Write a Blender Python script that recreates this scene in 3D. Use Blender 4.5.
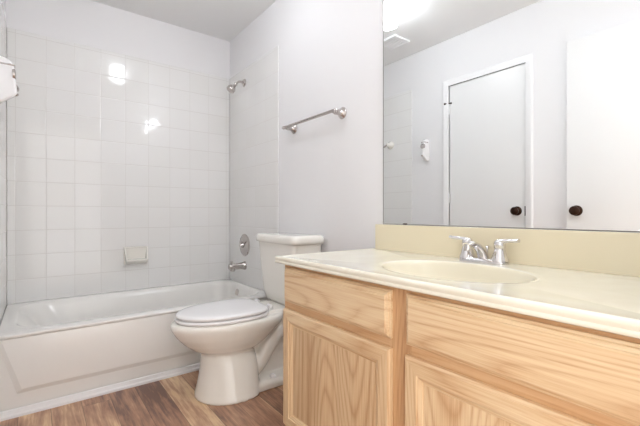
import bpy, bmesh, math
from math import sin, cos, pi, radians
from mathutils import Vector, Matrix

for o in list(bpy.data.objects): bpy.data.objects.remove(o, do_unlink=True)
S = bpy.context.scene
C = S.collection

# ---------------------------------------------------------------- camera
W = 1.477                       # room width; right wall is X=0, far wall is Y=0, floor is Z=0
CH = 2.418                      # ceiling
FY = -2.935                     # front wall inner face
cd = bpy.data.cameras.new('camera'); cam = bpy.data.objects.new('camera', cd); C.objects.link(cam)
cam.location = (-1.318, -3.004, 0.94)
cam.rotation_euler = (pi/2, 0, -0.6518)
cd.sensor_width = 36.0; cd.lens = 369.8/640*36; cd.clip_start = 0.01; cd.clip_end = 50
S.camera = cam
# ---------------------------------------------------------------- world, exposure
w = bpy.data.worlds.new('world'); S.world = w; w.use_nodes = True
bg = w.node_tree.nodes['Background']; bg.inputs['Color'].default_value = (1.0, 0.96, 0.92, 1); bg.inputs['Strength'].default_value = 1.95
S.view_settings.view_transform = 'Standard'; S.view_settings.look = 'None'
S.view_settings.gamma = 1; S.view_settings.use_curve_mapping = False
S.view_settings.exposure = 0.46
DOME_E = 19.0; BULB_E = 28.0
LAMP_COL = (0.90, 0.945, 1.0, 1)

# ---------------------------------------------------------------- materials
def lin(r, g, b):
    f = lambda c: (c/255/12.92) if c/255 <= .04045 else ((c/255+.055)/1.055)**2.4
    return (f(r), f(g), f(b), 1)
def mat(name, col, rough=.5, metal=0, coat=0, spec=.5):
    m = bpy.data.materials.new(name); m.use_nodes = True
    b = m.node_tree.nodes['Principled BSDF']
    b.inputs['Base Color'].default_value = col; b.inputs['Roughness'].default_value = rough
    b.inputs['Metallic'].default_value = metal; b.inputs['Coat Weight'].default_value = coat
    b.inputs['Specular IOR Level'].default_value = spec
    return m
class NT:
    def __init__(s, m): s.t = m.node_tree; s.b = s.t.nodes['Principled BSDF']
    def n(s, typ, **kw):
        n = s.t.nodes.new(typ)
        for k, v in kw.items():
            if k.startswith('i_'):
                key = k[2:]; key = int(key) if key.isdigit() else key.replace('_', ' ')
                if hasattr(v, 'is_output'): s.t.links.new(v, n.inputs[key])
                else: n.inputs[key].default_value = v
            else: setattr(n, k, v)
        return n
    def m(s, op, a, b=0.0):
        return s.n('ShaderNodeMath', operation=op, i_0=a, i_1=b).outputs[0]
    def link(s, a, b): s.t.links.new(a, b)
    def coord(s, sx=(1, 1, 1), loc=(0, 0, 0)):
        tc = s.n('ShaderNodeTexCoord')
        mp = s.n('ShaderNodeMapping', i_Vector=tc.outputs['Object']); mp.inputs['Scale'].default_value = sx; mp.inputs['Location'].default_value = loc
        return mp.outputs[0]
    def ramp(s, fac, stops):
        r = s.n('ShaderNodeValToRGB', i_0=fac); e = r.color_ramp.elements
        while len(e) < len(stops): e.new(.5)
        for el, (p, c) in zip(e, stops): el.position = p; el.color = c
        return r.outputs[0]

def paint(name, col, bump=.12, scale=160, rough=.55):
    m = mat(name, col, rough); k = NT(m)
    nz = k.n('ShaderNodeTexNoise', i_Vector=k.coord(), i_Scale=scale, i_Detail=3.0)
    bp = k.n('ShaderNodeBump', i_Strength=bump, i_Distance=.004, i_Height=nz.outputs[0])
    k.link(bp.outputs[0], k.b.inputs['Normal']); return m
M_wall = paint('wall_paint', lin(241, 240, 241), .12, 120, .85)
M_wallL = mat('wall_paint_smooth', lin(241, 240, 241), .85)
M_ceil = paint('ceiling_paint', lin(243, 243, 243), .15, 90, .8)
M_trim = mat('white_trim_paint', lin(247, 247, 248), .35)
M_door = mat('white_door_paint', lin(240, 240, 240), .3)

def tile_mat(name, axis, a0, z0, t=.155, grout=lin(219, 216, 213), bs=.4, gr=.6):
    m = mat(name, lin(228, 227, 227), .09, coat=.0); k = NT(m)
    tc = k.n('ShaderNodeTexCoord'); sp = k.n('ShaderNodeSeparateXYZ', i_Vector=tc.outputs['Object'])
    u = k.m('DIVIDE', k.m('SUBTRACT', sp.outputs[axis], a0), t); v = k.m('DIVIDE', k.m('SUBTRACT', sp.outputs[2], z0), t)
    def edge(c):                                     # distance to the nearest joint, metres
        fr = k.m('FRACT', c); return k.m('MULTIPLY', k.m('MINIMUM', fr, k.m('SUBTRACT', 1.0, fr)), t)
    d = k.m('MINIMUM', k.m('ADD', edge(u), .0015 if axis == 1 else .0005), edge(v))     # upright joints are filled fuller
    mask = k.n('ShaderNodeMapRange', i_0=d, i_1=.0009, i_2=.0021).outputs[0]      # 0 grout, 1 tile
    # wide pillowed edge for the bump
    hh = k.n('ShaderNodeMapRange', i_0=d, i_1=.0006, i_2=.006); hh.interpolation_type = 'SMOOTHERSTEP'
    cell = k.n('ShaderNodeCombineXYZ', i_0=k.m('FLOOR', u), i_1=k.m('FLOOR', v))
    wn = k.n('ShaderNodeTexWhiteNoise', noise_dimensions='3D', i_Vector=cell.outputs[0])
    colr = k.n('ShaderNodeMix', data_type='RGBA', i_0=mask); colr.inputs[6].default_value = grout
    tint = k.n('ShaderNodeMix', data_type='RGBA', i_0=wn.outputs[0]); tint.inputs[6].default_value = lin(240, 239, 237); tint.inputs[7].default_value = lin(242, 241, 240)
    k.link(tint.outputs[2], colr.inputs[7]); k.link(colr.outputs[2], k.b.inputs['Base Color'])
    ro = k.n('ShaderNodeMapRange', i_0=mask, i_3=gr, i_4=.08); k.link(ro.outputs[0], k.b.inputs['Roughness'])
    bp = k.n('ShaderNodeBump', i_Strength=bs, i_Distance=.001, i_Height=hh.outputs[0])
    off = k.n('ShaderNodeVectorMath', operation='SUBTRACT', i_0=wn.outputs[1]); off.inputs[1].default_value = (.5, .5, .5)
    sc = k.n('ShaderNodeVectorMath', operation='SCALE', i_0=off.outputs[0]); sc.inputs['Scale'].default_value = .012
    ad = k.n('ShaderNodeVectorMath', operation='ADD', i_0=bp.outputs[0], i_1=sc.outputs[0])
    nm = k.n('ShaderNodeVectorMath', operation='NORMALIZE', i_0=ad.outputs[0])
    k.link(nm.outputs[0], k.b.inputs['Normal']); return m
M_tileB = tile_mat('tile_back', 0, -1.4293, 2.070)
M_tileR = tile_mat('tile_side', 1, -.783, 2.070)
M_tileL = tile_mat('tile_left', 1, -.755, 2.070, grout=lin(222, 219, 217), bs=.0, gr=.1)

def oak(name, grain, seed=0.0, cath=1.0):
    """light oak; grain = axis index the fibres run along"""
    m = mat(name, lin(226, 188, 146), .38, coat=.15); k = NT(m)
    m.node_tree.nodes['Principled BSDF'].inputs['Coat Roughness'].default_value = .25
    s = [1, 1, 1]; s[grain] = .085
    c1 = k.coord(tuple(s), (seed, seed*1.7, seed*.6))
    warp = k.n('ShaderNodeTexNoise', i_Vector=c1, i_Scale=5.0, i_Detail=2.0)
    wv = k.n('ShaderNodeMix', data_type='VECTOR', i_0=.05)
    k.link(c1, wv.inputs[4]); k.link(warp.outputs[1], wv.inputs[5])
    # growth rings cut tangentially: long nested arches
    ctr = k.n('ShaderNodeTexNoise', i_Vector=wv.outputs[1], i_Scale=6.5, i_Detail=0.0)
    rings = k.m('PINGPONG', k.m('MULTIPLY', ctr.outputs[0], 26.0), .5)
    wave = k.n('ShaderNodeMath', operation='MULTIPLY', i_0=rings, i_1=2.0)
    s2 = [1, 1, 1]; s2[grain] = .025
    c2 = k.coord(tuple(s2), (seed, 0, seed))
    fine = k.n('ShaderNodeTexNoise', i_Vector=c2, i_Scale=260.0, i_Detail=4.0, i_Roughness=.6)
    s3 = [1, 1, 1]; s3[grain] = .15
    big = k.n('ShaderNodeTexNoise', i_Vector=k.coord(tuple(s3), (seed, seed, 0)), i_Scale=9.0, i_Detail=1.0)
    f = k.m('ADD', k.m('MULTIPLY', k.m('POWER', wave.outputs[0], 2.4), .16*cath), k.m('ADD', k.m('MULTIPLY', fine.outputs[0], .55), k.m('MULTIPLY', big.outputs[0], .35)))
    col = k.ramp(f, [(.36, lin(237, 212, 174)), (.50, lin(228, 197, 156)), (.70, lin(204, 162, 121))])
    k.link(col, k.b.inputs['Base Color'])
    bp = k.n('ShaderNodeBump', i_Strength=.10, i_Distance=.001, i_Height=fine.outputs[0]); k.link(bp.outputs[0], k.b.inputs['Normal'])
    return m
M_oakY = oak('oak_grain_across', 1, .3); M_oakZ = oak('oak_grain_upright', 2, 1.1)
M_oakP = oak('oak_panel_upright', 2, 2.7, 1.25)
def staves(m):          # panel glued up from staves of slightly different tone
    k = NT(m); lnk = k.b.inputs['Base Color'].links[0].from_socket
    tc = k.n('ShaderNodeTexCoord'); sp = k.n('ShaderNodeSeparateXYZ', i_Vector=tc.outputs['Object'])
    fl = k.m('FLOOR', k.m('DIVIDE', sp.outputs[1], .083))
    wn = k.n('ShaderNodeTexWhiteNoise', noise_dimensions='1D', i_W=fl)
    hv = k.n('ShaderNodeHueSaturation', i_Color=lnk, i_Value=k.m('ADD', .93, k.m('MULTIPLY', wn.outputs[0], .11)))
    k.link(hv.outputs[0], k.b.inputs['Base Color'])
staves(M_oakP)
def redder(m):
    k = NT(m); lnk = k.b.inputs['Base Color'].links[0].from_socket
    hv = k.n('ShaderNodeMix', data_type='RGBA', blend_type='MULTIPLY', i_0=1.0); hv.inputs[7].default_value = (.84, .70, .60, 1)
    k.link(lnk, hv.inputs[6]); k.link(hv.outputs[2], k.b.inputs['Base Color']); return m
M_frameoak = redder(oak('oak_face_frame', 1, 4.2, .7)); M_frameoakZ = redder(oak('oak_face_frame_upright', 2, 5.2, .7))

def floor_mat():
    m = mat('wood_look_vinyl_planks', lin(150, 110, 85), .34); k = NT(m)
    tc = k.n('ShaderNodeTexCoord'); sp = k.n('ShaderNodeSeparateXYZ', i_Vector=tc.outputs['Object'])
    PW, PL = .122, 1.22
    u = k.m('DIVIDE', k.m('ADD', sp.outputs[0], .902), PW); iu = k.m('FLOOR', u)
    r1 = k.n('ShaderNodeTexWhiteNoise', noise_dimensions='1D', i_W=k.m('ADD', iu, 3.3))
    v = k.m('ADD', k.m('DIVIDE', sp.outputs[1], PL), k.m('ADD', .35, k.m('MULTIPLY', r1.outputs[0], 1.0))); iv = k.m('FLOOR', v)
    cell = k.n('ShaderNodeCombineXYZ', i_0=iu, i_1=iv)
    r2 = k.n('ShaderNodeTexWhiteNoise', noise_dimensions='3D', i_Vector=cell.outputs[0])
    def seam(c, L):
        fr = k.m('FRACT', c); return k.m('MULTIPLY', k.m('MINIMUM', fr, k.m('SUBTRACT', 1.0, fr)), L)
    d = k.m('MINIMUM', seam(u, PW), seam(v, PL))
    mask = k.n('ShaderNodeMapRange', i_0=d, i_1=.0002, i_2=.0012).outputs[0]
    # per plank offset of the grain
    ofs = k.n('ShaderNodeVectorMath', operation='SCALE', i_0=r2.outputs[1]); ofs.inputs['Scale'].default_value = 7.0
    ps = k.n('ShaderNodeVectorMath', operation='ADD', i_0=tc.outputs['Object'], i_1=ofs.outputs[0])
    mp = k.n('ShaderNodeMapping', i_Vector=ps.outputs[0]); mp.inputs['Scale'].default_value = (1, .07, 1)
    mp2 = k.n('ShaderNodeMapping', i_Vector=ps.outputs[0]); mp2.inputs['Scale'].default_value = (1, .33, 1)
    n1 = k.n('ShaderNodeTexNoise', i_Vector=mp.outputs[0], i_Scale=55.0, i_Detail=6.0, i_Roughness=.65, i_Distortion=.3)
    n2 = k.n('ShaderNodeTexNoise', i_Vector=mp2.outputs[0], i_Scale=9.0, i_Detail=3.0, i_Roughness=.6)
    f = k.m('ADD', k.m('MULTIPLY', n1.outputs[0], .75), k.m('ADD', k.m('MULTIPLY', n2.outputs[0], .75), k.m('ADD', k.m('MULTIPLY', k.m('SUBTRACT', r2.outputs[0], .5), .20), k.m('SUBTRACT', k.m('MULTIPLY', k.n('ShaderNodeMath', operation='COMPARE', i_0=iu, i_1=1.0, i_2=.1).outputs[0], .10), k.m('MULTIPLY', k.n('ShaderNodeMath', operation='COMPARE', i_0=iu, i_1=0.0, i_2=.1).outputs[0], .20)))))
    col = k.ramp(f, [(.53, lin(124, 92, 80)), (.66, lin(170, 128, 103)), (.80, lin(198, 157, 126)), (.94, lin(230, 200, 162))])
    mx = k.n('ShaderNodeMix', data_type='RGBA', i_0=mask); mx.inputs[6].default_value = lin(70, 48, 38)
    k.link(col, mx.inputs[7]); k.link(mx.outputs[2], k.b.inputs['Base Color'])
    bp = k.n('ShaderNodeBump', i_Strength=.25, i_Distance=.001, i_Height=k.m('ADD', n1.outputs[0], mask)); k.link(bp.outputs[0], k.b.inputs['Normal'])
    return m
M_floor = floor_mat()

M_porc = mat('white_porcelain', lin(244, 241, 234), .07, coat=.3)
M_seat = mat('white_seat_plastic', lin(246, 245, 246), .14)
M_tub = mat('white_enamel', lin(245, 243, 239), .12, coat=.2)
M_chrome = mat('chrome', (.74, .72, .72, 1), .1, 1)
M_nickel = mat('satin_nickel', (.56, .52, .50, 1), .2, 1)
M_bronze = mat('dark_bronze', lin(58, 40, 32), .28, .85)
M_mirror = mat('mirror_silver', (.93, .945, .94, 1), .0, 1)
M_dark = mat('dark_gap', lin(70, 62, 56), .6)
M_ventback = mat('vent_backing_grey', lin(140, 138, 136), .6)
M_silic = mat('mirror_edge_grey', lin(120, 116, 110), .4)
def marble():
    m = mat('ivory_cultured_marble', lin(240, 232, 208), .12, coat=.4); k = NT(m)
    nz = k.n('ShaderNodeTexNoise', i_Vector=k.coord(), i_Scale=6.0, i_Detail=6.0, i_Distortion=1.6)
    col = k.ramp(nz.outputs[0], [(.3, lin(238, 232, 214)), (.7, lin(244, 240, 225))])
    k.link(col, k.b.inputs['Base Color']); return m
M_marble = marble()
M_basin = mat('cream_basin', lin(234, 226, 203), .12, coat=.4)
M_splash = mat('cream_backsplash', lin(238, 227, 198), .14, coat=.3)
def emis(name, e, col=LAMP_COL):
    m = mat(name, (1, 1, 1, 1), .3); b = m.node_tree.nodes['Principled BSDF']
    b.inputs['Emission Color'].default_value = col; b.inputs['Emission Strength'].default_value = e; return m
M_dome = emis('lit_opal_dome', DOME_E); M_bulb = emis('lit_frosted_bulb', BULB_E)

# ---------------------------------------------------------------- helpers
def finish(name, bm, m, parent=None, smooth=None, bevel=0, seg=2, mods=None):
    bmesh.ops.recalc_face_normals(bm, faces=bm.faces[:])
    me = bpy.data.meshes.new(name); bm.to_mesh(me); bm.free()
    for mm in (m if isinstance(m, (list, tuple)) else [m]): me.materials.append(mm)
    o = bpy.data.objects.new(name, me); C.objects.link(o)
    if parent is not None:
        o.parent = parent
        o.matrix_parent_inverse = Matrix.Translation(-parent.location)
    if bevel:
        b = o.modifiers.new('bevel', 'BEVEL'); b.width = bevel; b.segments = seg; b.limit_method = 'ANGLE'; b.angle_limit = radians(35)
        smooth = 40 if smooth is None else smooth
    if smooth is not None:
        try: me.shade_smooth()
        except Exception:
            for p in me.polygons: p.use_smooth = True
        if smooth < 180:
            for e in me.edges: pass
            me.set_sharp_from_angle(angle=radians(smooth))
    return o
def struct(o): o['kind'] = 'structure'; return o
def thing(name, label, cat, loc, group=None):
    o = bpy.data.objects.new(name, None); C.objects.link(o); o.location = loc; o.empty_display_size = .05
    o['label'] = label; o['category'] = cat
    if group: o['group'] = group
    return o
def tag(o, label, cat): o['label'] = label; o['category'] = cat; return o
def box(bm, x0, x1, y0, y1, z0, z1):
    x0, x1 = sorted((x0, x1)); y0, y1 = sorted((y0, y1)); z0, z1 = sorted((z0, z1))
    v = [bm.verts.new(p) for p in [(x0,y0,z0),(x1,y0,z0),(x1,y1,z0),(x0,y1,z0),(x0,y0,z1),(x1,y0,z1),(x1,y1,z1),(x0,y1,z1)]]
    for f in [(0,3,2,1),(4,5,6,7),(0,1,5,4),(1,2,6,5),(2,3,7,6),(3,0,4,7)]: bm.faces.new([v[i] for i in f])
    return v
def BX(*a):
    bm = bmesh.new(); box(bm, *a); return bm
def loops(bm, rings, cap0=True, cap1=True, mi=None):
    """skin closed rings of equal length"""
    vs = [[bm.verts.new(p) for p in r] for r in rings]; n = len(rings[0])
    for j in range(len(vs)-1):
        for i in range(n):
            f = bm.faces.new((vs[j][i], vs[j][(i+1) % n], vs[j+1][(i+1) % n], vs[j+1][i]))
            if mi: f.material_index = mi(j, i)
    if cap0: bm.faces.new(vs[0][::-1])
    if cap1: bm.faces.new(vs[-1])
    return vs
def frame(d):
    d = Vector(d).normalized(); up = Vector((0, 0, 1)) if abs(d.z) < .9 else Vector((1, 0, 0))
    a = d.cross(up).normalized(); b = a.cross(d).normalized(); return d, a, b
def lathe(bm, o, d, prof, n=32, mi=None):
    """prof: (distance along d, radius)"""
    o = Vector(o); d, a, b = frame(d)
    loops(bm, [[o + d*h + (a*cos(2*pi*i/n) + b*sin(2*pi*i/n))*max(r, 1e-4) for i in range(n)] for h, r in prof], mi=mi)
def tube(bm, pts, rad, n=16, flat=1.0, side=None):
    """swept tube; rad number or list; flat scales the 2nd axis"""
    pts = [Vector(p) for p in pts]; R = rad if isinstance(rad, (list, tuple)) else [rad]*len(pts)
    F = flat if isinstance(flat, (list, tuple)) else [flat]*len(pts)
    rings = []; prev = None
    for i, p in enumerate(pts):
        t = (pts[min(i+1, len(pts)-1)] - pts[max(i-1, 0)]).normalized()
        if prev is None:
            s = Vector(side) if side else frame(t)[1]
        else: s = prev
        s = (s - t*s.dot(t)).normalized(); prev = s; u = s.cross(t).normalized()
        rings.append([p + s*cos(2*pi*k/n)*R[i] + u*sin(2*pi*k/n)*R[i]*F[i] for k in range(n)])
    loops(bm, rings)
def bez(P, n=12):
    """Catmull-Rom through points"""
    P = [Vector(p) for p in P]; out = []
    for i in range(len(P)-1):
        p0 = P[max(i-1, 0)]; p1 = P[i]; p2 = P[i+1]; p3 = P[min(i+2, len(P)-1)]
        for k in range(n):
            t = k/n; out.append(.5*((2*p1) + (p2-p0)*t + (2*p0-5*p1+4*p2-p3)*t*t + (3*p1-p0-3*p2+p3)*t**3))
    out.append(P[-1]); return out

# ================================================================ SETTING
bm = BX(-2.2, .12, -4.2, .12, -.1, 0); struct(finish('floor', bm, M_floor))
bm = BX(-W-.12, .12, FY-.12, .12, CH, CH+.1); struct(finish('ceiling', bm, M_ceil))
wall_back = struct(finish('wall_back', BX(-W-.12, .12, .006, .12, 0, CH), M_wall))
wall_right = struct(finish('wall_right', BX(0, .12, FY-.12, .006, 0, CH), M_wall))
DY0, DY1, DZ = -1.792, -1.166, 2.02                    # closed door in the left wall
bm = bmesh.new(); X0, X1 = -W-.12, -W
box(bm, X0, X1, DY1, .006, 0, CH); box(bm, X0, X1, FY-.12, DY0, 0, CH); box(bm, X0, X1, DY0, DY1, DZ, CH)
wall_left = struct(finish('wall_left', bm, M_wallL))
OX0, OX1 = -1.43, -.60                               # doorway the picture is taken from
bm = bmesh.new()
box(bm, OX1, 0, FY-.12, FY, 0, CH); box(bm, -W, OX0-.012, FY-.12, FY, 0, CH); box(bm, OX0-.012, OX1, FY-.12, FY, 2.06, CH)
struct(finish('wall_front', bm, M_wall))

# tile surround, thin set tiles standing proud of the painted wall
TT = 2.094
bm = BX(-W+.006, -.006, 0, .006, .36, TT); finish('tile_surround', bm, M_tileB, wall_back, bevel=.003)
bm = BX(-.006, 0, -.81, .0, .36, TT); finish('tile_surround', bm, M_tileR, wall_right, bevel=.004, seg=3)
bm = BX(-W, -W+.006, -.778, .0, .36, TT); finish('tile_surround', bm, M_tileL, wall_left, bevel=.004, seg=3)

# closed door in left wall (seen in the mirror)
def knob(parent, x, y, z, s=1):
    bm = bmesh.new()
    lathe(bm, (x, y, z), (s, 0, 0), [(0, .034), (.004, .034), (.008, .030), (.010, .014), (.022, .012), (.027, .018), (.034, .027), (.044, .0295), (.052, .026), (.056, .016), (.057, .006)], 28)
    k = finish('door_knob', bm, M_bronze, parent, smooth=50); k['label'] = 'dark bronze knob'; return k
d1 = struct(finish('door_1', BX(-W-.042, -W-.006, DY0+.002, DY1-.002, .008, DZ-.002), M_door, bevel=.002))
knob(d1, -W-.006, DY0+.065, .955)
for z in (1.82, 1.07, .25):
    bm = bmesh.new(); lathe(bm, (-W-.002, DY1-.002, z-.045), (0, 0, 1), [(0, .003), (.002, .0055), (.088, .0055), (.09, .003)], 12)
    finish('door_hinge', bm, M_trim, d1, smooth=50)
bm = bmesh.new(); lathe(bm, (-W+.004, DY1+.004, 1.872), (.35, .9, 0), [(-.03, .004), (-.03, .008), (-.02, .008), (-.018, .004), (.02, .004), (.022, .009), (.034, .009), (.036, .003)], 12)
finish('hinge_stop', bm, M_bronze, d1, smooth=50)
bm = BX(-W-.0065, -W-.0045, DY0+.005, DY0+.012, .92, .99); finish('latch_plate', bm, M_bronze, d1)
# casing with stepped profile
CW = .050
def casing(name, y0, y1, zt, prof):
    bm = bmesh.new(); rings = []
    for k in range(4):
        rings.append([])
    sec = []
    for (o_, h) in prof:        # o_: outward offset from opening; h: height from wall
        sec.append([(-W+h, y0-o_, 0), (-W+h, y0-o_, zt+o_), (-W+h, y1+o_, zt+o_), (-W+h, y1+o_, 0)])
    for j in range(4):
        pass
    vs = [[bm.verts.new(p) for p in s_] for s_ in sec]
    n = len(vs)
    for a in range(n):
        b_ = (a+1) % n
        for j in range(3): bm.faces.new((vs[a][j], vs[a][j+1], vs[b_][j+1], vs[b_][j]))
    bm.faces.new([vs[a][0] for a in range(n)]); bm.faces.new([vs[a][3] for a in reversed(range(n))])
    return struct(finish(name, bm, M_trim, smooth=30))
casing('trim_1', DY0, DY1, DZ, [(-.0, -.03), (0, .008), (.006, .011), (.020, .012), (.026, .015), (CW-.008, .017), (CW, .012), (CW, -.0)])
# open door leaf lying back against the left wall
d2 = struct(finish('door_2', BX(-1.472, -1.437, -2.912, -2.062, .01, 2.053), M_door, bevel=.0015))
knob(d2, -1.437, -2.062-.056, .955)
bm = BX(-1.462, -1.447, -2.0625, -2.0612, .925, .985); finish('latch_plate', bm, M_nickel, d2)
for z in (.25, 1.02, 1.82):
    bm = bmesh.new(); lathe(bm, (-1.437, -2.917, z-.045), (0, 0, 1), [(0, .004), (.09, .004)], 10); finish('door_hinge', bm, M_nickel, d2, smooth=50)
# doorway jamb lining the opening the picture is taken through
bm = bmesh.new(); box(bm, OX1-.012, OX1, FY-.12, FY, 0, 2.06); box(bm, OX0-.012, OX0, FY-.12, FY, 0, 2.06); box(bm, OX0, OX1-.012, FY-.12, FY, 2.048, 2.06)
struct(finish('trim_2', bm, M_trim))
# white strip along the foot of the tub
bm = bmesh.new()
sec = [(-.790, 0), (-.806, 0), (-.806, .012), (-.800, .018), (-.797, .034), (-.792, .037), (-.790, .037)]
loops(bm, [[(x, y, z) for y, z in sec] for x in (-W+.002, -.002)])
struct(finish('trim_3', bm, M_trim, smooth=30))
bm = bmesh.new(); sec = [(0, 0), (-.012, 0), (-.012, .07), (-.006, .08), (0, .08)]
loops(bm, [[(x, y, z) for x, z in sec] for y in (-1.74, -.808)]); struct(finish('baseboard_right', bm, M_trim, smooth=30))
bm = bmesh.new(); sec = [(-W, 0), (-W+.012, 0), (-W+.012, .07), (-W+.006, .08), (-W, .08)]
loops(bm, [[(x, y, z) for x, z in sec] for y in (-1.11, -.808)]); struct(finish('baseboard_left', bm, M_trim, smooth=30))

# ================================================================ BATHTUB
tub = thing('bathtub', 'white alcove bathtub below the white tiled walls', 'bathtub', (-.74, -.395, 0))
TX0, TX1, TY0, TY1, TZ = -W+.0065, -.0065, -.790, -.0005, .377
def rrect(cx, cy, hx, hy, rl, rr, n=128, z=0.0, sup=None):
    """rounded rectangle by rays from its centre; rl/rr corner radius at low/high X"""
    pts = []
    for i in range(n):
        a = 2*pi*(i+.5)/n; dx, dy = cos(a), sin(a)
        lo, hi = 0.0, 3.0
        for _ in range(34):
            m_ = (lo+hi)/2; x, y = abs(dx*m_), abs(dy*m_); r = rr if dx > 0 else rl
            qx, qy = x-hx+r, y-hy+r
            dd = math.hypot(max(qx, 0), max(qy, 0)) + min(max(qx, qy), 0) - r
            if dd > 0: hi = m_
            else: lo = m_
        pts.append((cx+dx*lo, cy+dy*lo, z))
    return pts
ocx, ocy = (TX0+TX1)/2, (TY0+TY1)/2; ohx, ohy = (TX1-TX0)/2, (TY1-TY0)/2
R_ = []
R_.append(rrect(ocx, ocy, ohx-.03, ohy-.03, .01, .01, z=.33))
R_.append(rrect(ocx, ocy, ohx-.006, ohy-.010, .012, .012, z=.360))
R_.append(rrect(ocx, ocy, ohx, ohy-.001, .014, .014, z=.3615))
R_.append(rrect(ocx, ocy, ohx, ohy, .014, .014, z=.371))
R_.append(rrect(ocx, ocy, ohx-.003, ohy-.002, .014, .014, z=.3755))
R_.append(rrect(ocx, ocy, ohx-.007, ohy-.006, .014, .014, z=TZ))
ix0, ix1, iy0, iy1 = -1.415, -.040, -.705, -.062
for ins, z in [(0, TZ), (.006, .3755), (.013, .370), (.020, .360), (.027, .34), (.040, .27), (.058, .18), (.082, .11), (.12, .075), (.19, .062)]:
    extra = .55*(TZ-z) if z < .35 else 0
    x0 = ix0+ins+extra*1.0; x1 = ix1-ins; cx = (x0+x1)/2
    R_.append(rrect(cx, (iy0+iy1)/2, (x1-x0)/2, (iy1-iy0)/2-ins, max(.15-ins*.2, .05), max(.12-ins*.3, .05), z=z))
bm = bmesh.new(); loops(bm, R_, cap0=False)
finish('tub_shell', bm, M_tub, tub, smooth=180)
# apron
bm = bmesh.new()
def ap(x, z, y): return (x, y, z)
A0 = [ap(TX0, .001, -.780), ap(TX1, .001, -.780), ap(TX1, .361, -.780), ap(TX0, .361, -.780)]
A1 = [ap(-1.396, .098, -.780), ap(-.081, .098, -.780), ap(-.009, .360, -.780), ap(-1.469, .360, -.780)]
A2 = [ap(-1.378, .120, -.7890), ap(-.099, .120, -.7890), ap(-.025, .359, -.7890), ap(-1.451, .359, -.7890)]
Bk = [ap(TX0, .001, -.750), ap(TX1, .001, -.750), ap(TX1, .361, -.750), ap(TX0, .361, -.750)]
loops(bm, [Bk, A0, A1, A2]); finish('apron', bm, M_tub, tub, bevel=.006, seg=3, smooth=60).modifiers['bevel'].angle_limit = radians(12)
bm = bmesh.new(); lathe(bm, (-.058, -.290, .306), (-1, 0, .12), [(0, .035), (.010, .037), (.014, .035), (.016, .028), (.016, .001)], 28)
finish('overflow_plate', bm, M_nickel, tub, smooth=40)
bm = bmesh.new(); lathe(bm, (-.29, -.385, .0615), (0, 0, 1), [(0, .03), (.003, .03), (.004, .022), (.001, .018), (.001, 0)], 24)
finish('tub_drain', bm, M_nickel, tub, smooth=40)

# ================================================================ TOILET
TC = -1.135
toilet = thing('toilet', 'white two-piece toilet with closed lid between tub and vanity', 'toilet', (-.42, TC, 0))
def egg(xf, xb, hw, z, n=56, fp=2.0, bp=3.0, wide=.42):
    """plan outline: rounded front (low X), squarer back; widest at fraction 'wide' from back"""
    xm = xb + (xf-xb)*wide; pts = []
    for i in range(n):
        a = 2*pi*i/n; c_, s_ = cos(a), sin(a)
        if c_ < 0: p = fp; L = xm-xf
        else: p = bp; L = xb-xm
        x = xm + (1 if c_ > 0 else -1)*abs(c_)**(2/p)*L; y = (1 if s_ > 0 else -1)*abs(s_)**(2/p)*hw
        pts.append((x, TC+y, z))
    return pts
bm = bmesh.new()
PB = []
for args in [(-.684, -.37, .172, .000), (-.684, -.37, .172, .012), (-.677, -.37, .160, .04), (-.662, -.37, .138, .12), (-.655, -.38, .120, .19)]:
    PB.append([(x, y-.008, z) for x, y, z in egg(*args)])
loops(bm, PB + [egg(-.652, -.39, .112, .222), egg(-.664, -.38, .122, .232), egg(-.700, -.35, .143, .250), egg(-.738, -.31, .163, .280), egg(-.773, -.27, .181, .318),
    egg(-.795, -.23, .193, .352), egg(-.803, -.22, .197, .370), egg(-.802, -.22, .196, .386), egg(-.796, -.225, .192, .393), egg(-.780, -.24, .182, .397)])
# rear deck under the tank
def sq(x0, x1, hw, z, p=5, n=56):
    pts = []
    for i in range(n):
        a = 2*pi*i/n; c_, s_ = cos(a), sin(a)
        pts.append(((x0+x1)/2+(1 if c_ > 0 else -1)*abs(c_)**(2/p)*(x1-x0)/2, TC+(1 if s_ > 0 else -1)*abs(s_)**(2/p)*hw, z))
    return pts
loops(bm, [sq(-.36, -.10, .07, .335), sq(-.42, -.06, .10, .365), sq(-.44, -.035, .118, .385), sq(-.44, -.03, .120, .402), sq(-.43, -.04, .112, .410)])
# foot flange
loops(bm, [sq(-.60, -.085, .145, .0), sq(-.60, -.085, .145, .03), sq(-.59, -.095, .132, .045), sq(-.57, -.12, .07, .055)])
# body core and trapway
loops(bm, [sq(-.52, -.13, .060, .03, 3), sq(-.50, -.14, .055, .15, 3), sq(-.48, -.12, .060, .28, 3), sq(-.48, -.08, .075, .37, 3)])
for s in (-1, 1):
    tube(bm, bez([(-.50, TC+s*.050, .115), (-.42, TC+s*.062, .095), (-.36, TC+s*.062, .13), (-.30, TC+s*.060, .21), (-.235, TC+s*.055, .275), (-.17, TC+s*.052, .27), (-.135, TC+s*.05, .19), (-.13, TC+s*.05, .04)], 6), .046, 16)
    tube(bm, bez([(-.44, TC+s*.065, .27), (-.40, TC+s*.070, .32), (-.33, TC+s*.07, .365)], 6), [.05]*13, 14)
bowl = finish('bowl', bm, M_porc, toilet)
rm = bowl.modifiers.new('remesh', 'REMESH'); rm.mode = 'VOXEL'; rm.voxel_size = .0055; rm.use_smooth_shade = True
sm = bowl.modifiers.new('smooth', 'SMOOTH'); sm.factor = .8; sm.iterations = 4
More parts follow.
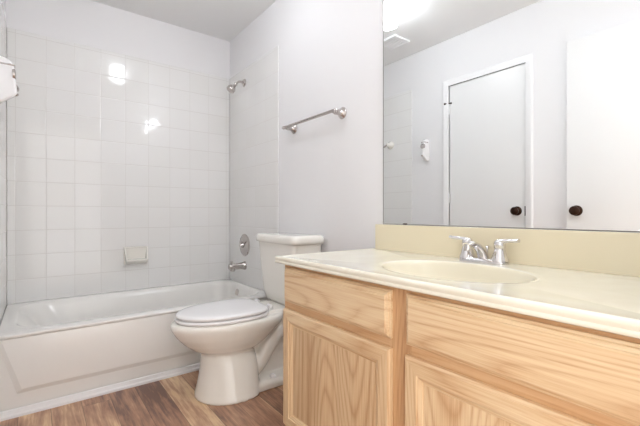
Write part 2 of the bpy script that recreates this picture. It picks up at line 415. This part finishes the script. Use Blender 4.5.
# seat ring and lid
def oval(z, ins, xf=-.782, xb=-.312, hw=.185, n=64): return egg(xf+ins, xb-ins, hw-ins, z, n, fp=2.05, bp=3.2, wide=.40)
bm = bmesh.new(); loops(bm, [oval(.3975, .010), oval(.399, .004), oval(.405, 0), oval(.411, .001), oval(.415, .006), oval(.416, .03)])
finish('seat', bm, M_seat, toilet, smooth=50)
bm = bmesh.new(); loops(bm, [oval(.4200, .016), oval(.4205, .008), oval(.426, .004), oval(.432, .005), oval(.437, .012), oval(.4395, .03), oval(.441, .07), oval(.4415, .12)])
finish('seat_lid', bm, M_seat, toilet, smooth=50)
for s in (-1, 1):
    bm = bmesh.new(); lathe(bm, (-.300, TC+s*.075-.018, .426), (0, 1, 0), [(0, .008), (.002, .012), (.034, .012), (.036, .008)], 16)
    box(bm, -.312, -.288, TC+s*.075-.016, TC+s*.075+.016, .409, .426)
    finish('seat_hinge', bm, M_seat, toilet, smooth=40, bevel=.002)
    bm = bmesh.new(); lathe(bm, (-.30, TC+s*.110, .048), (0, 0, 1), [(-.01, .017), (.006, .017), (.014, .013), (.018, .006), (.0185, .001)], 20)
    finish('bolt_cap', bm, M_seat, toilet, smooth=60)
bm = bmesh.new(); lathe(bm, (-.16, TC-.096, .175), (0, -1, 0), [(0, .016), (.010, .015), (.016, .010), (.018, .002)], 20)
finish('side_cap', bm, M_seat, toilet, smooth=60)
# tank
bm = bmesh.new()
loops(bm, [sq(-.195, -.045, .150, .412, 6), sq(-.205, -.040, .165, .425, 7), sq(-.210, -.035, .185, .47, 8), sq(-.222, -.028, .200, .62, 8), sq(-.230, -.022, .210, .766, 9)])
finish('tank', bm, M_porc, toilet, smooth=50)
bm = bmesh.new()
loops(bm, [sq(-.232, -.018, .214, .764, 8), sq(-.243, -.014, .224, .768, 8), sq(-.246, -.012, .227, .782, 8), sq(-.245, -.013, .226, .800, 8), sq(-.237, -.018, .218, .811, 8), sq(-.21, -.03, .20, .815, 7)])
finish('tank_lid', bm, M_porc, toilet, smooth=60)

# ================================================================ VANITY
VY0, VY1 = -1.745, -2.925      # far end, near end
van = thing('vanity_cabinet', 'light oak bathroom vanity cabinet with framed doors under the ivory counter', 'cabinet', (-.27, -2.335, 0))
XF = -.533
finish('side_panel', BX(XF+.018, -.004, VY0-.014, VY0, 0.0, .733), M_oakZ, van)
finish('side_panel', BX(XF+.018, -.004, VY1, VY1+.014, 0.0, .733), M_oakZ, van)
finish('bottom_panel', BX(XF+.018, -.004, VY1+.014, VY0-.014, .09, .105), M_oakY, van)
finish('toe_kick', BX(XF+.060, XF+.075, VY1+.014, VY0-.014, 0, .09), M_oakY, van)
# face frame: rails then stiles (two materials)
bm = bmesh.new()
def fbox(y0, y1, z0, z1, mi, x0=XF, x1=XF+.018):
    n = len(bm.faces); box(bm, x0, x1, y0, y1, z0, z1); bm.faces.ensure_lookup_table()
    for f in bm.faces[n:]: f.material_index = mi
YM = -2.3365
fbox(VY0, VY0-.040, .09, .733, 1); fbox(VY1, VY1+.040, .09, .733, 1); fbox(YM+.038, YM-.038, .09, .733, 1)
for ya, yb in ((VY0-.040, YM+.038), (YM-.038, VY1+.040)):
    fbox(ya, yb, .700, .733, 0); fbox(ya, yb, .555, .610, 0); fbox(ya, yb, .09, .135, 0)
finish('face_frame', bm, [M_frameoak, M_frameoakZ], van)
def framed(name, y0, y1, z0, z1, prof, mats, back=XF-.0002):
    """mitred rectangular frame; prof (inset, protrusion)"""
    y0, y1 = sorted((y0, y1)); bm = bmesh.new()
    rings = [[(back-h, y0+i, z0+i), (back-h, y1-i, z0+i), (back-h, y1-i, z1-i), (back-h, y0+i, z1-i)] for i, h in prof]
    loops(bm, rings, cap0=True, cap1=True, mi=lambda j, i: 0 if i in (0, 2) else 1)
    return finish(name, bm, mats, van)
T = .019
edge = [(0, 0), (0, .0075), (.003, .0085), (.0055, .0085), (.0065, .0125), (.011, .0150), (.0135, .0155), (.0150, T), (.018, T)]
doorp = [(0, 0), (0, .012), (.002, .0145), (.006, T), (.040, T), (.0415, .0155), (.0455, .0150), (.0500, .0120), (.0530, .0115), (.0545, .0080), (.060, .0070)]
bays = [(-1.757, -2.310), (-2.363, -2.916)]
for (ya, yb) in bays:
    df = framed('drawer_front', ya, yb, .592, .726, edge, [M_oakY, M_oakY])
    dr = framed('cabinet_door', ya, yb, .110, .565, doorp, [M_oakY, M_oakZ])
    a, b = sorted((ya, yb)); bm = bmesh.new(); i0 = .060; h0 = .0078
    rings = [[(XF-h, a+i, .110+i), (XF-h, b-i, .110+i), (XF-h, b-i, .565-i), (XF-h, a+i, .565-i)] for i, h in [(i0, h0-.003), (i0, h0), (i0+.002, h0+.0002)]]
    loops(bm, rings); pnl = finish('door_panel', bm, M_oakP, dr); pnl.parent = dr; pnl.matrix_parent_inverse = Matrix()

# countertop with integral oval basin
top = thing('vanity_countertop', 'ivory cultured marble countertop with oval basin on the oak vanity', 'countertop', (-.28, -2.335, .734))
bcx, bcy, bhx, bhy = -.302, -2.340, .175, .236
CX0, CX1, CY0, CY1 = -.560, -.0005, -2.932, -1.712
N = 160
angs = [2*pi*i/N for i in range(N)]
for cxp, cyp in ((CX0, CY0), (CX0, CY1), (CX1, CY0), (CX1, CY1)):
    a = math.atan2(cyp-bcy, cxp-bcx) % (2*pi); k = min(range(N), key=lambda i: abs(angs[i]-a)); angs[k] = a
def rect_pt(a):
    dx, dy = cos(a), sin(a); t = 1e9
    if abs(dx) > 1e-9: t = min(t, ((CX1 if dx > 0 else CX0)-bcx)/dx)
    if abs(dy) > 1e-9: t = min(t, ((CY1 if dy > 0 else CY0)-bcy)/dy)
    return bcx+dx*t, bcy+dy*t
def rring(ins, z):
    out = []
    for a in angs:
        x, y = rect_pt(a); out.append((max(x, CX0+ins), min(max(y, CY0), CY1-ins), z))
    return out
def ering(s, z, sh=0):
    out = []
    for a in angs:
        dx, dy = cos(a), sin(a); r = 1/math.sqrt((dx/(bhx*1))**2+(dy/bhy)**2); out.append((bcx+dx*r*s+sh, bcy+dy*r*s, z))
    return out
bm = bmesh.new()
ZT = .7655
R_ = [rring(.03, .7395), rring(.004, .7395), rring(.001, .741), rring(.0, .744), rring(.001, .749), rring(.0025, .7505), rring(.002, .753), rring(.0005, .757), rring(.0005, .762), rring(.003, .7665), rring(.008, .7680), rring(.014, .7680), rring(.020, .7670), rring(.028, ZT)]
nrim = len(R_)
R_ += [ering(1.10, ZT), ering(1.03, ZT-.0003), ering(1.0, ZT-.002), ering(.975, ZT-.007), ering(.95, ZT-.016), ering(.90, ZT-.04), ering(.80, ZT-.08), ering(.62, ZT-.115), ering(.40, ZT-.132), ering(.2, ZT-.138), ering(.1, ZT-.139)]
loops(bm, R_, cap0=False, cap1=True, mi=lambda j, i: 1 if j >= nrim+2 else 0)
finish('counter_slab', bm, [M_marble, M_basin], top, smooth=50)
finish('backsplash', BX(-.0205, -.0008, -2.932, -1.742, .764, .886), M_splash, top, bevel=.004, seg=3)
bm = bmesh.new(); lathe(bm, (bcx, bcy, ZT-.1385), (0, 0, 1), [(0, .022), (.003, .022), (.004, .016), (.006, .014), (.007, .001)], 24)
finish('basin_drain', bm, M_chrome, top, smooth=40)

# faucet
FX, FYc, FZ = -.060, -2.310, .7665
fau = thing('faucet', 'chrome two-handle centerset faucet on the ivory counter', 'faucet', (FX, FYc, FZ))
bm = bmesh.new()
def fr_(hx, hy, z, r): return rrect(FX, FYc, hx, hy, r, r, 64, z)
loops(bm, [fr_(.028, .090, FZ-.0005, .027), fr_(.028, .090, FZ+.006, .027), fr_(.024, .079, FZ+.012, .023), fr_(.018, .072, FZ+.015, .017), fr_(.010, .05, FZ+.016, .009)])
finish('faucet_base', bm, M_chrome, fau, smooth=50)
for s in (1, -1):
    hy = FYc+s*.060
    bm = bmesh.new(); lathe(bm, (FX, hy, FZ+.008), (0, 0, 1), [(0, .0285), (.006, .028), (.018, .0235), (.032, .0195), (.042, .0175), (.044, .0160), (.046, .0185), (.060, .0185), (.068, .0165), (.074, .011), (.076, .002)], 28)
    pts = bez([(FX, hy-s*.004, FZ+.074), (FX-.001, hy+s*.015, FZ+.078), (FX-.003, hy+s*.035, FZ+.080), (FX-.006, hy+s*.054, FZ+.081), (FX-.007, hy+s*.068, FZ+.083)], 6)
    n = len(pts); tube(bm, pts, [.0145-.004*min(1, i/(n*.5)) for i in range(n-1)]+[.006], 16, flat=.62, side=(1, 0, 0))
    h = finish('faucet_handle', bm, M_chrome, fau, smooth=60)
bm = bmesh.new()
pts = bez([(FX+.005, FYc, FZ+.008), (FX-.005, FYc, FZ+.030), (FX-.025, FYc, FZ+.050), (FX-.055, FYc, FZ+.064), (FX-.085, FYc, FZ+.068), (FX-.104, FYc, FZ+.064)], 6); n = len(pts)
tube(bm, pts, [.021-.009*min(1, i/(n*.6)) for i in range(n)], 20, flat=.85, side=(0, 1, 0))
lathe(bm, (FX-.095, FYc, FZ+.066), (-.15, 0, -1), [(0, .0115), (.016, .0115), (.022, .0105), (.022, .002)], 20)
finish('spout', bm, M_chrome, fau, smooth=60)
bm = bmesh.new(); lathe(bm, (FX+.030, FYc, FZ), (0, 0, 1), [(0, .0025), (.046, .0025), (.047, .006), (.055, .006), (.057, .002)], 12)
finish('lift_rod', bm, M_chrome, fau, smooth=50)

# mirror
mir = thing('wall_mirror', 'large frameless wall mirror above the cream backsplash', 'mirror', (-.004, -2.35, .889))
finish('mirror_glass', BX(-.0058, -.0010, -2.93, -1.783, .8885, 1.99), [M_mirror], mir)
finish('edge_strip', BX(-.0066, -.0008, -2.93, -1.7815, .8868, .8898), M_silic, mir)
finish('edge_strip', BX(-.0064, -.0008, -1.7845, -1.7815, .8885, 1.99), M_silic, mir)
for yy in (-1.915, -2.75):
    finish('mirror_clip', BX(-.0095, -.0008, yy-.010, yy+.010, .8872, .8935), M_bronze, mir, bevel=.001)

# ================================================================ WALL FITTINGS
def bell(bm, o, d, s=1.0):
    lathe(bm, o, d, [(0, .031*s), (.003, .031*s), (.007, .0285*s), (.012, .022*s), (.022, .0165*s), (.034, .0135*s), (.044, .0125*s), (.047, .0150*s), (.052, .0150*s), (.054, .012*s), (.062, .0115*s), (.066, .006*s), (.067, .001)], 28)
tb = thing('towel_bar', 'brushed nickel towel bar on the white wall above the toilet', 'towel bar', (0, -1.23, 1.48))
for y in (-1.005, -1.480):
    bm = bmesh.new(); bell(bm, (-.0005, y, 1.483), (-1, 0, 0), 1.05); finish('bar_post', bm, M_nickel, tb, smooth=45)
bm = bmesh.new(); lathe(bm, (-.058, -1.520+.035, 1.489), (0, 1, 0), [(0, .004), (.0, .0085), (.505, .0085), (.507, .010), (.522, .010), (.525, .004)], 20)
finish('bar', bm, M_nickel, tb, smooth=40)

sh = thing('wall_shower', 'small chrome shower head on a bent arm high on the tiled wall', 'shower head', (-.006, -.287, 1.988))
bm = bmesh.new(); lathe(bm, (-.0058, -.287, 1.980), (-1, 0, 0), [(0, .033), (.003, .030), (.008, .024), (.012, .012), (.012, .002)], 28); finish('flange', bm, M_nickel, sh, smooth=45)
bm = bmesh.new(); tube(bm, bez([(-.006, -.287, 1.980), (-.035, -.287, 1.983), (-.062, -.287, 1.974), (-.082, -.287, 1.952)], 6), .009, 14); finish('shower_arm', bm, M_nickel, sh, smooth=60)
bm = bmesh.new(); lathe(bm, (-.076, -.287, 1.960), (-.62, 0, -.78), [(0, .010), (.004, .015), (.018, .015), (.022, .012), (.032, .015), (.050, .028), (.060, .033), (.080, .033), (.084, .029), (.082, .022), (.082, .001)], 28)
finish('spray_head', bm, M_nickel, sh, smooth=45)

va = thing('shower_valve', 'round nickel shower valve plate on the tile above the tub spout', 'shower valve', (-.006, -.296, .685))
bm = bmesh.new(); lathe(bm, (-.0058, -.296, .685), (-1, 0, 0), [(0, .088), (.003, .088), (.008, .081), (.012, .060), (.014, .036), (.018, .030), (.018, .001)], 48); finish('valve_plate', bm, M_nickel, va, smooth=40)
bm = bmesh.new(); lathe(bm, (-.022, -.296, .685), (-1, 0, 0), [(0, .024), (.018, .022), (.024, .018), (.026, .002)], 32)
tube(bm, bez([(-.040, -.296, .685), (-.044, -.308, .700), (-.044, -.318, .716)], 5), [.011-.0005*i for i in range(11)], 14, flat=.7)
finish('valve_handle', bm, M_nickel, va, smooth=45)
sp = thing('tub_spout', 'nickel tub spout on the tile below the valve plate', 'spout', (-.006, -.300, .53))
bm = bmesh.new(); lathe(bm, (-.0058, -.300, .522), (-1, 0, 0), [(0, .034), (.006, .034), (.018, .029), (.045, .026), (.09, .0245), (.125, .025), (.135, .021), (.136, .002)], 28)
lathe(bm, (-.112, -.300, .519), (0, 0, -1), [(0, .024), (.028, .021), (.034, .018), (.034, .002)], 24); finish('spout_body', bm, M_nickel, sp, smooth=45)
bm = bmesh.new(); lathe(bm, (-.118, -.300, .542), (0, 0, 1), [(0, .004), (.012, .004), (.013, .008), (.019, .008), (.021, .003)], 16); finish('diverter_knob', bm, M_nickel, sp, smooth=45)

# ceramic soap dish on far wall
sx0, sx1, sz0, sz1 = -.822, -.660, .565, .693
bm = bmesh.new()
box(bm, sx0, sx1, -.010, -.0002, sz0, sz1)
def cheek(x0, x1, dx):
    P = [(0, sz0+.004), (-.028, sz0+.004), (-.056, sz0+.024), (-.058, sz0+.040), (-.020, sz1-.008), (-.010, sz1), (0, sz1)]
    def xx(x, z): return x + dx*max(0, (sz0+.07-z)/.07)
    loops(bm, [[(xx(x, z), y-.0002, z) for y, z in P] for x in (x0, x1)])
cheek(sx0, sx0+.011, .014); cheek(sx1-.011, sx1, -.014)
P = [(0, sz0+.004), (-.028, sz0+.004), (-.056, sz0+.024), (-.058, sz0+.036), (-.050, sz0+.037), (-.044, sz0+.030), (-.010, sz0+.038), (0, sz0+.038)]
loops(bm, [[(x, y-.0002, z) for y, z in P] for x in (sx0+.013, sx1-.013)])
P = [(0, sz1-.010), (-.014, sz1-.010), (-.018, sz1-.006), (-.010, sz1), (0, sz1)]
loops(bm, [[(x, y-.0002, z) for y, z in P] for x in (sx0+.005, sx1-.005)])
tag(finish('soap_dish', bm, M_porc, smooth=40, bevel=.003), 'white ceramic soap dish on the far tiled wall above the tub', 'soap dish')

# left wall fittings: hook beside the tile edge, and tile post in the tub alcove
hk = thing('robe_hook', 'white robe hook with nickel trim on the left wall beside the tub', 'hook', (-W, -.956, 1.50))
bm = bmesh.new()
P = [(0, 1.405), (.034, 1.402), (.088, 1.444), (.090, 1.452), (.078, 1.565), (.066, 1.588), (.040, 1.597), (0, 1.597)]
loops(bm, [[(-W+x, y, z) for x, z in P] for y in (-.972, -.940)]); finish('hook_body', bm, M_seat, hk, bevel=.009, seg=3)
bm = bmesh.new(); box(bm, -W+.02, -W+.0815, -.974, -.938, 1.563, 1.570); finish('trim_band', bm, M_nickel, hk, bevel=.002)
bm = bmesh.new(); lathe(bm, (-W+.078, -.956, 1.449), (1, 0, -.15), [(0, .008), (.008, .009), (.014, .006), (.016, .001)], 16); finish('hook_tip', bm, M_nickel, hk, smooth=50)
bm = bmesh.new(); lathe(bm, (-W+.0735, -.956, 1.53), (1, 0, .04), [(0, .024), (.008, .024), (.011, .020), (.012, .001)], 24); finish('hook_button', bm, M_nickel, hk, smooth=50)
cp = thing('ceramic_towel_post', 'white ceramic towel post on the left tile seen in the mirror', 'towel holder', (-W+.006, -.52, 1.61))
bm = bmesh.new(); lathe(bm, (-W+.0062, -.52, 1.61), (1, 0, 0), [(0, .040), (.006, .040), (.016, .030), (.030, .018), (.055, .016), (.060, .010), (.060, .001)], 28); finish('post', bm, M_porc, cp, smooth=50)
bm = bmesh.new(); tube(bm, bez([(-W+.052, -.52, 1.612), (-W+.066, -.515, 1.602), (-W+.074, -.50, 1.590), (-W+.070, -.47, 1.588)], 5), .008, 12); finish('post_hook', bm, M_nickel, cp, smooth=60)

# ================================================================ CEILING FITTINGS
LX, LY = -.68, -1.20
cl = thing('ceiling_light', 'lit white drum light on the ceiling seen in the mirror', 'ceiling light', (LX, LY, CH))
bm = bmesh.new(); lathe(bm, (LX, LY, CH-.0003), (0, 0, -1), [(0, .085), (.014, .085), (.018, .078), (.018, .02)], 48); finish('base_pan', bm, M_trim, cl, smooth=40)
bm = bmesh.new(); lathe(bm, (LX, LY, CH-.021), (0, 0, -1), [(-.002, .068), (.02, .074), (.10, .074), (.122, .066), (.134, .045), (.139, .004)], 40); finish('lamp_dome', bm, M_dome, cl, smooth=60)
vt = thing('ceiling_vent', 'square white ceiling vent grille beside the lit drum light', 'vent', (-1.13, -.86, CH))
vx, vy, vh = -1.13, -.86, .095
bm = bmesh.new()
for a in ((vx-vh, vx+vh, vy-vh, vy-vh+.018), (vx-vh, vx+vh, vy+vh-.018, vy+vh), (vx-vh, vx-vh+.018, vy-vh+.018, vy+vh-.018), (vx+vh-.018, vx+vh, vy-vh+.018, vy+vh-.018)): box(bm, *a, CH-.016, CH-.0002)
finish('vent_frame', bm, M_trim, vt, bevel=.003)
bm = bmesh.new()
for i in range(8):
    y = vy-.0665+i*.019; box(bm, vx-.077, vx+.077, y-.006, y+.006, CH-.013, CH-.006)
finish('vent_slats', bm, M_trim, vt)
finish('vent_backing', BX(vx-.077, vx+.077, vy-.077, vy+.077, CH-.004, CH-.0002), M_ventback, vt)

vl = thing('vanity_light', 'light bar with four round bulbs above the wall mirror', 'wall light', (0, -2.42, 2.13))
finish('light_bar', BX(-.035, -.0003, -2.72, -2.12, 2.08, 2.18), M_chrome, vl, bevel=.006)
for i in range(4):
    y = -2.645+i*.15
    bm = bmesh.new(); lathe(bm, (-.034, y, 2.13), (-1, 0, 0), [(0, .03), (.015, .03), (.02, .024), (.02, .002)], 20); finish('bulb_socket', bm, M_trim, vl, smooth=40)
    bm = bmesh.new(); lathe(bm, (-.053, y, 2.13), (-1, 0, 0), [(.0, .014)] + [(.045-.045*cos(a*pi/10)+.004, .045*sin(a*pi/10)) for a in range(2, 11)], 20); finish('bulb', bm, M_bulb, vl, smooth=80)
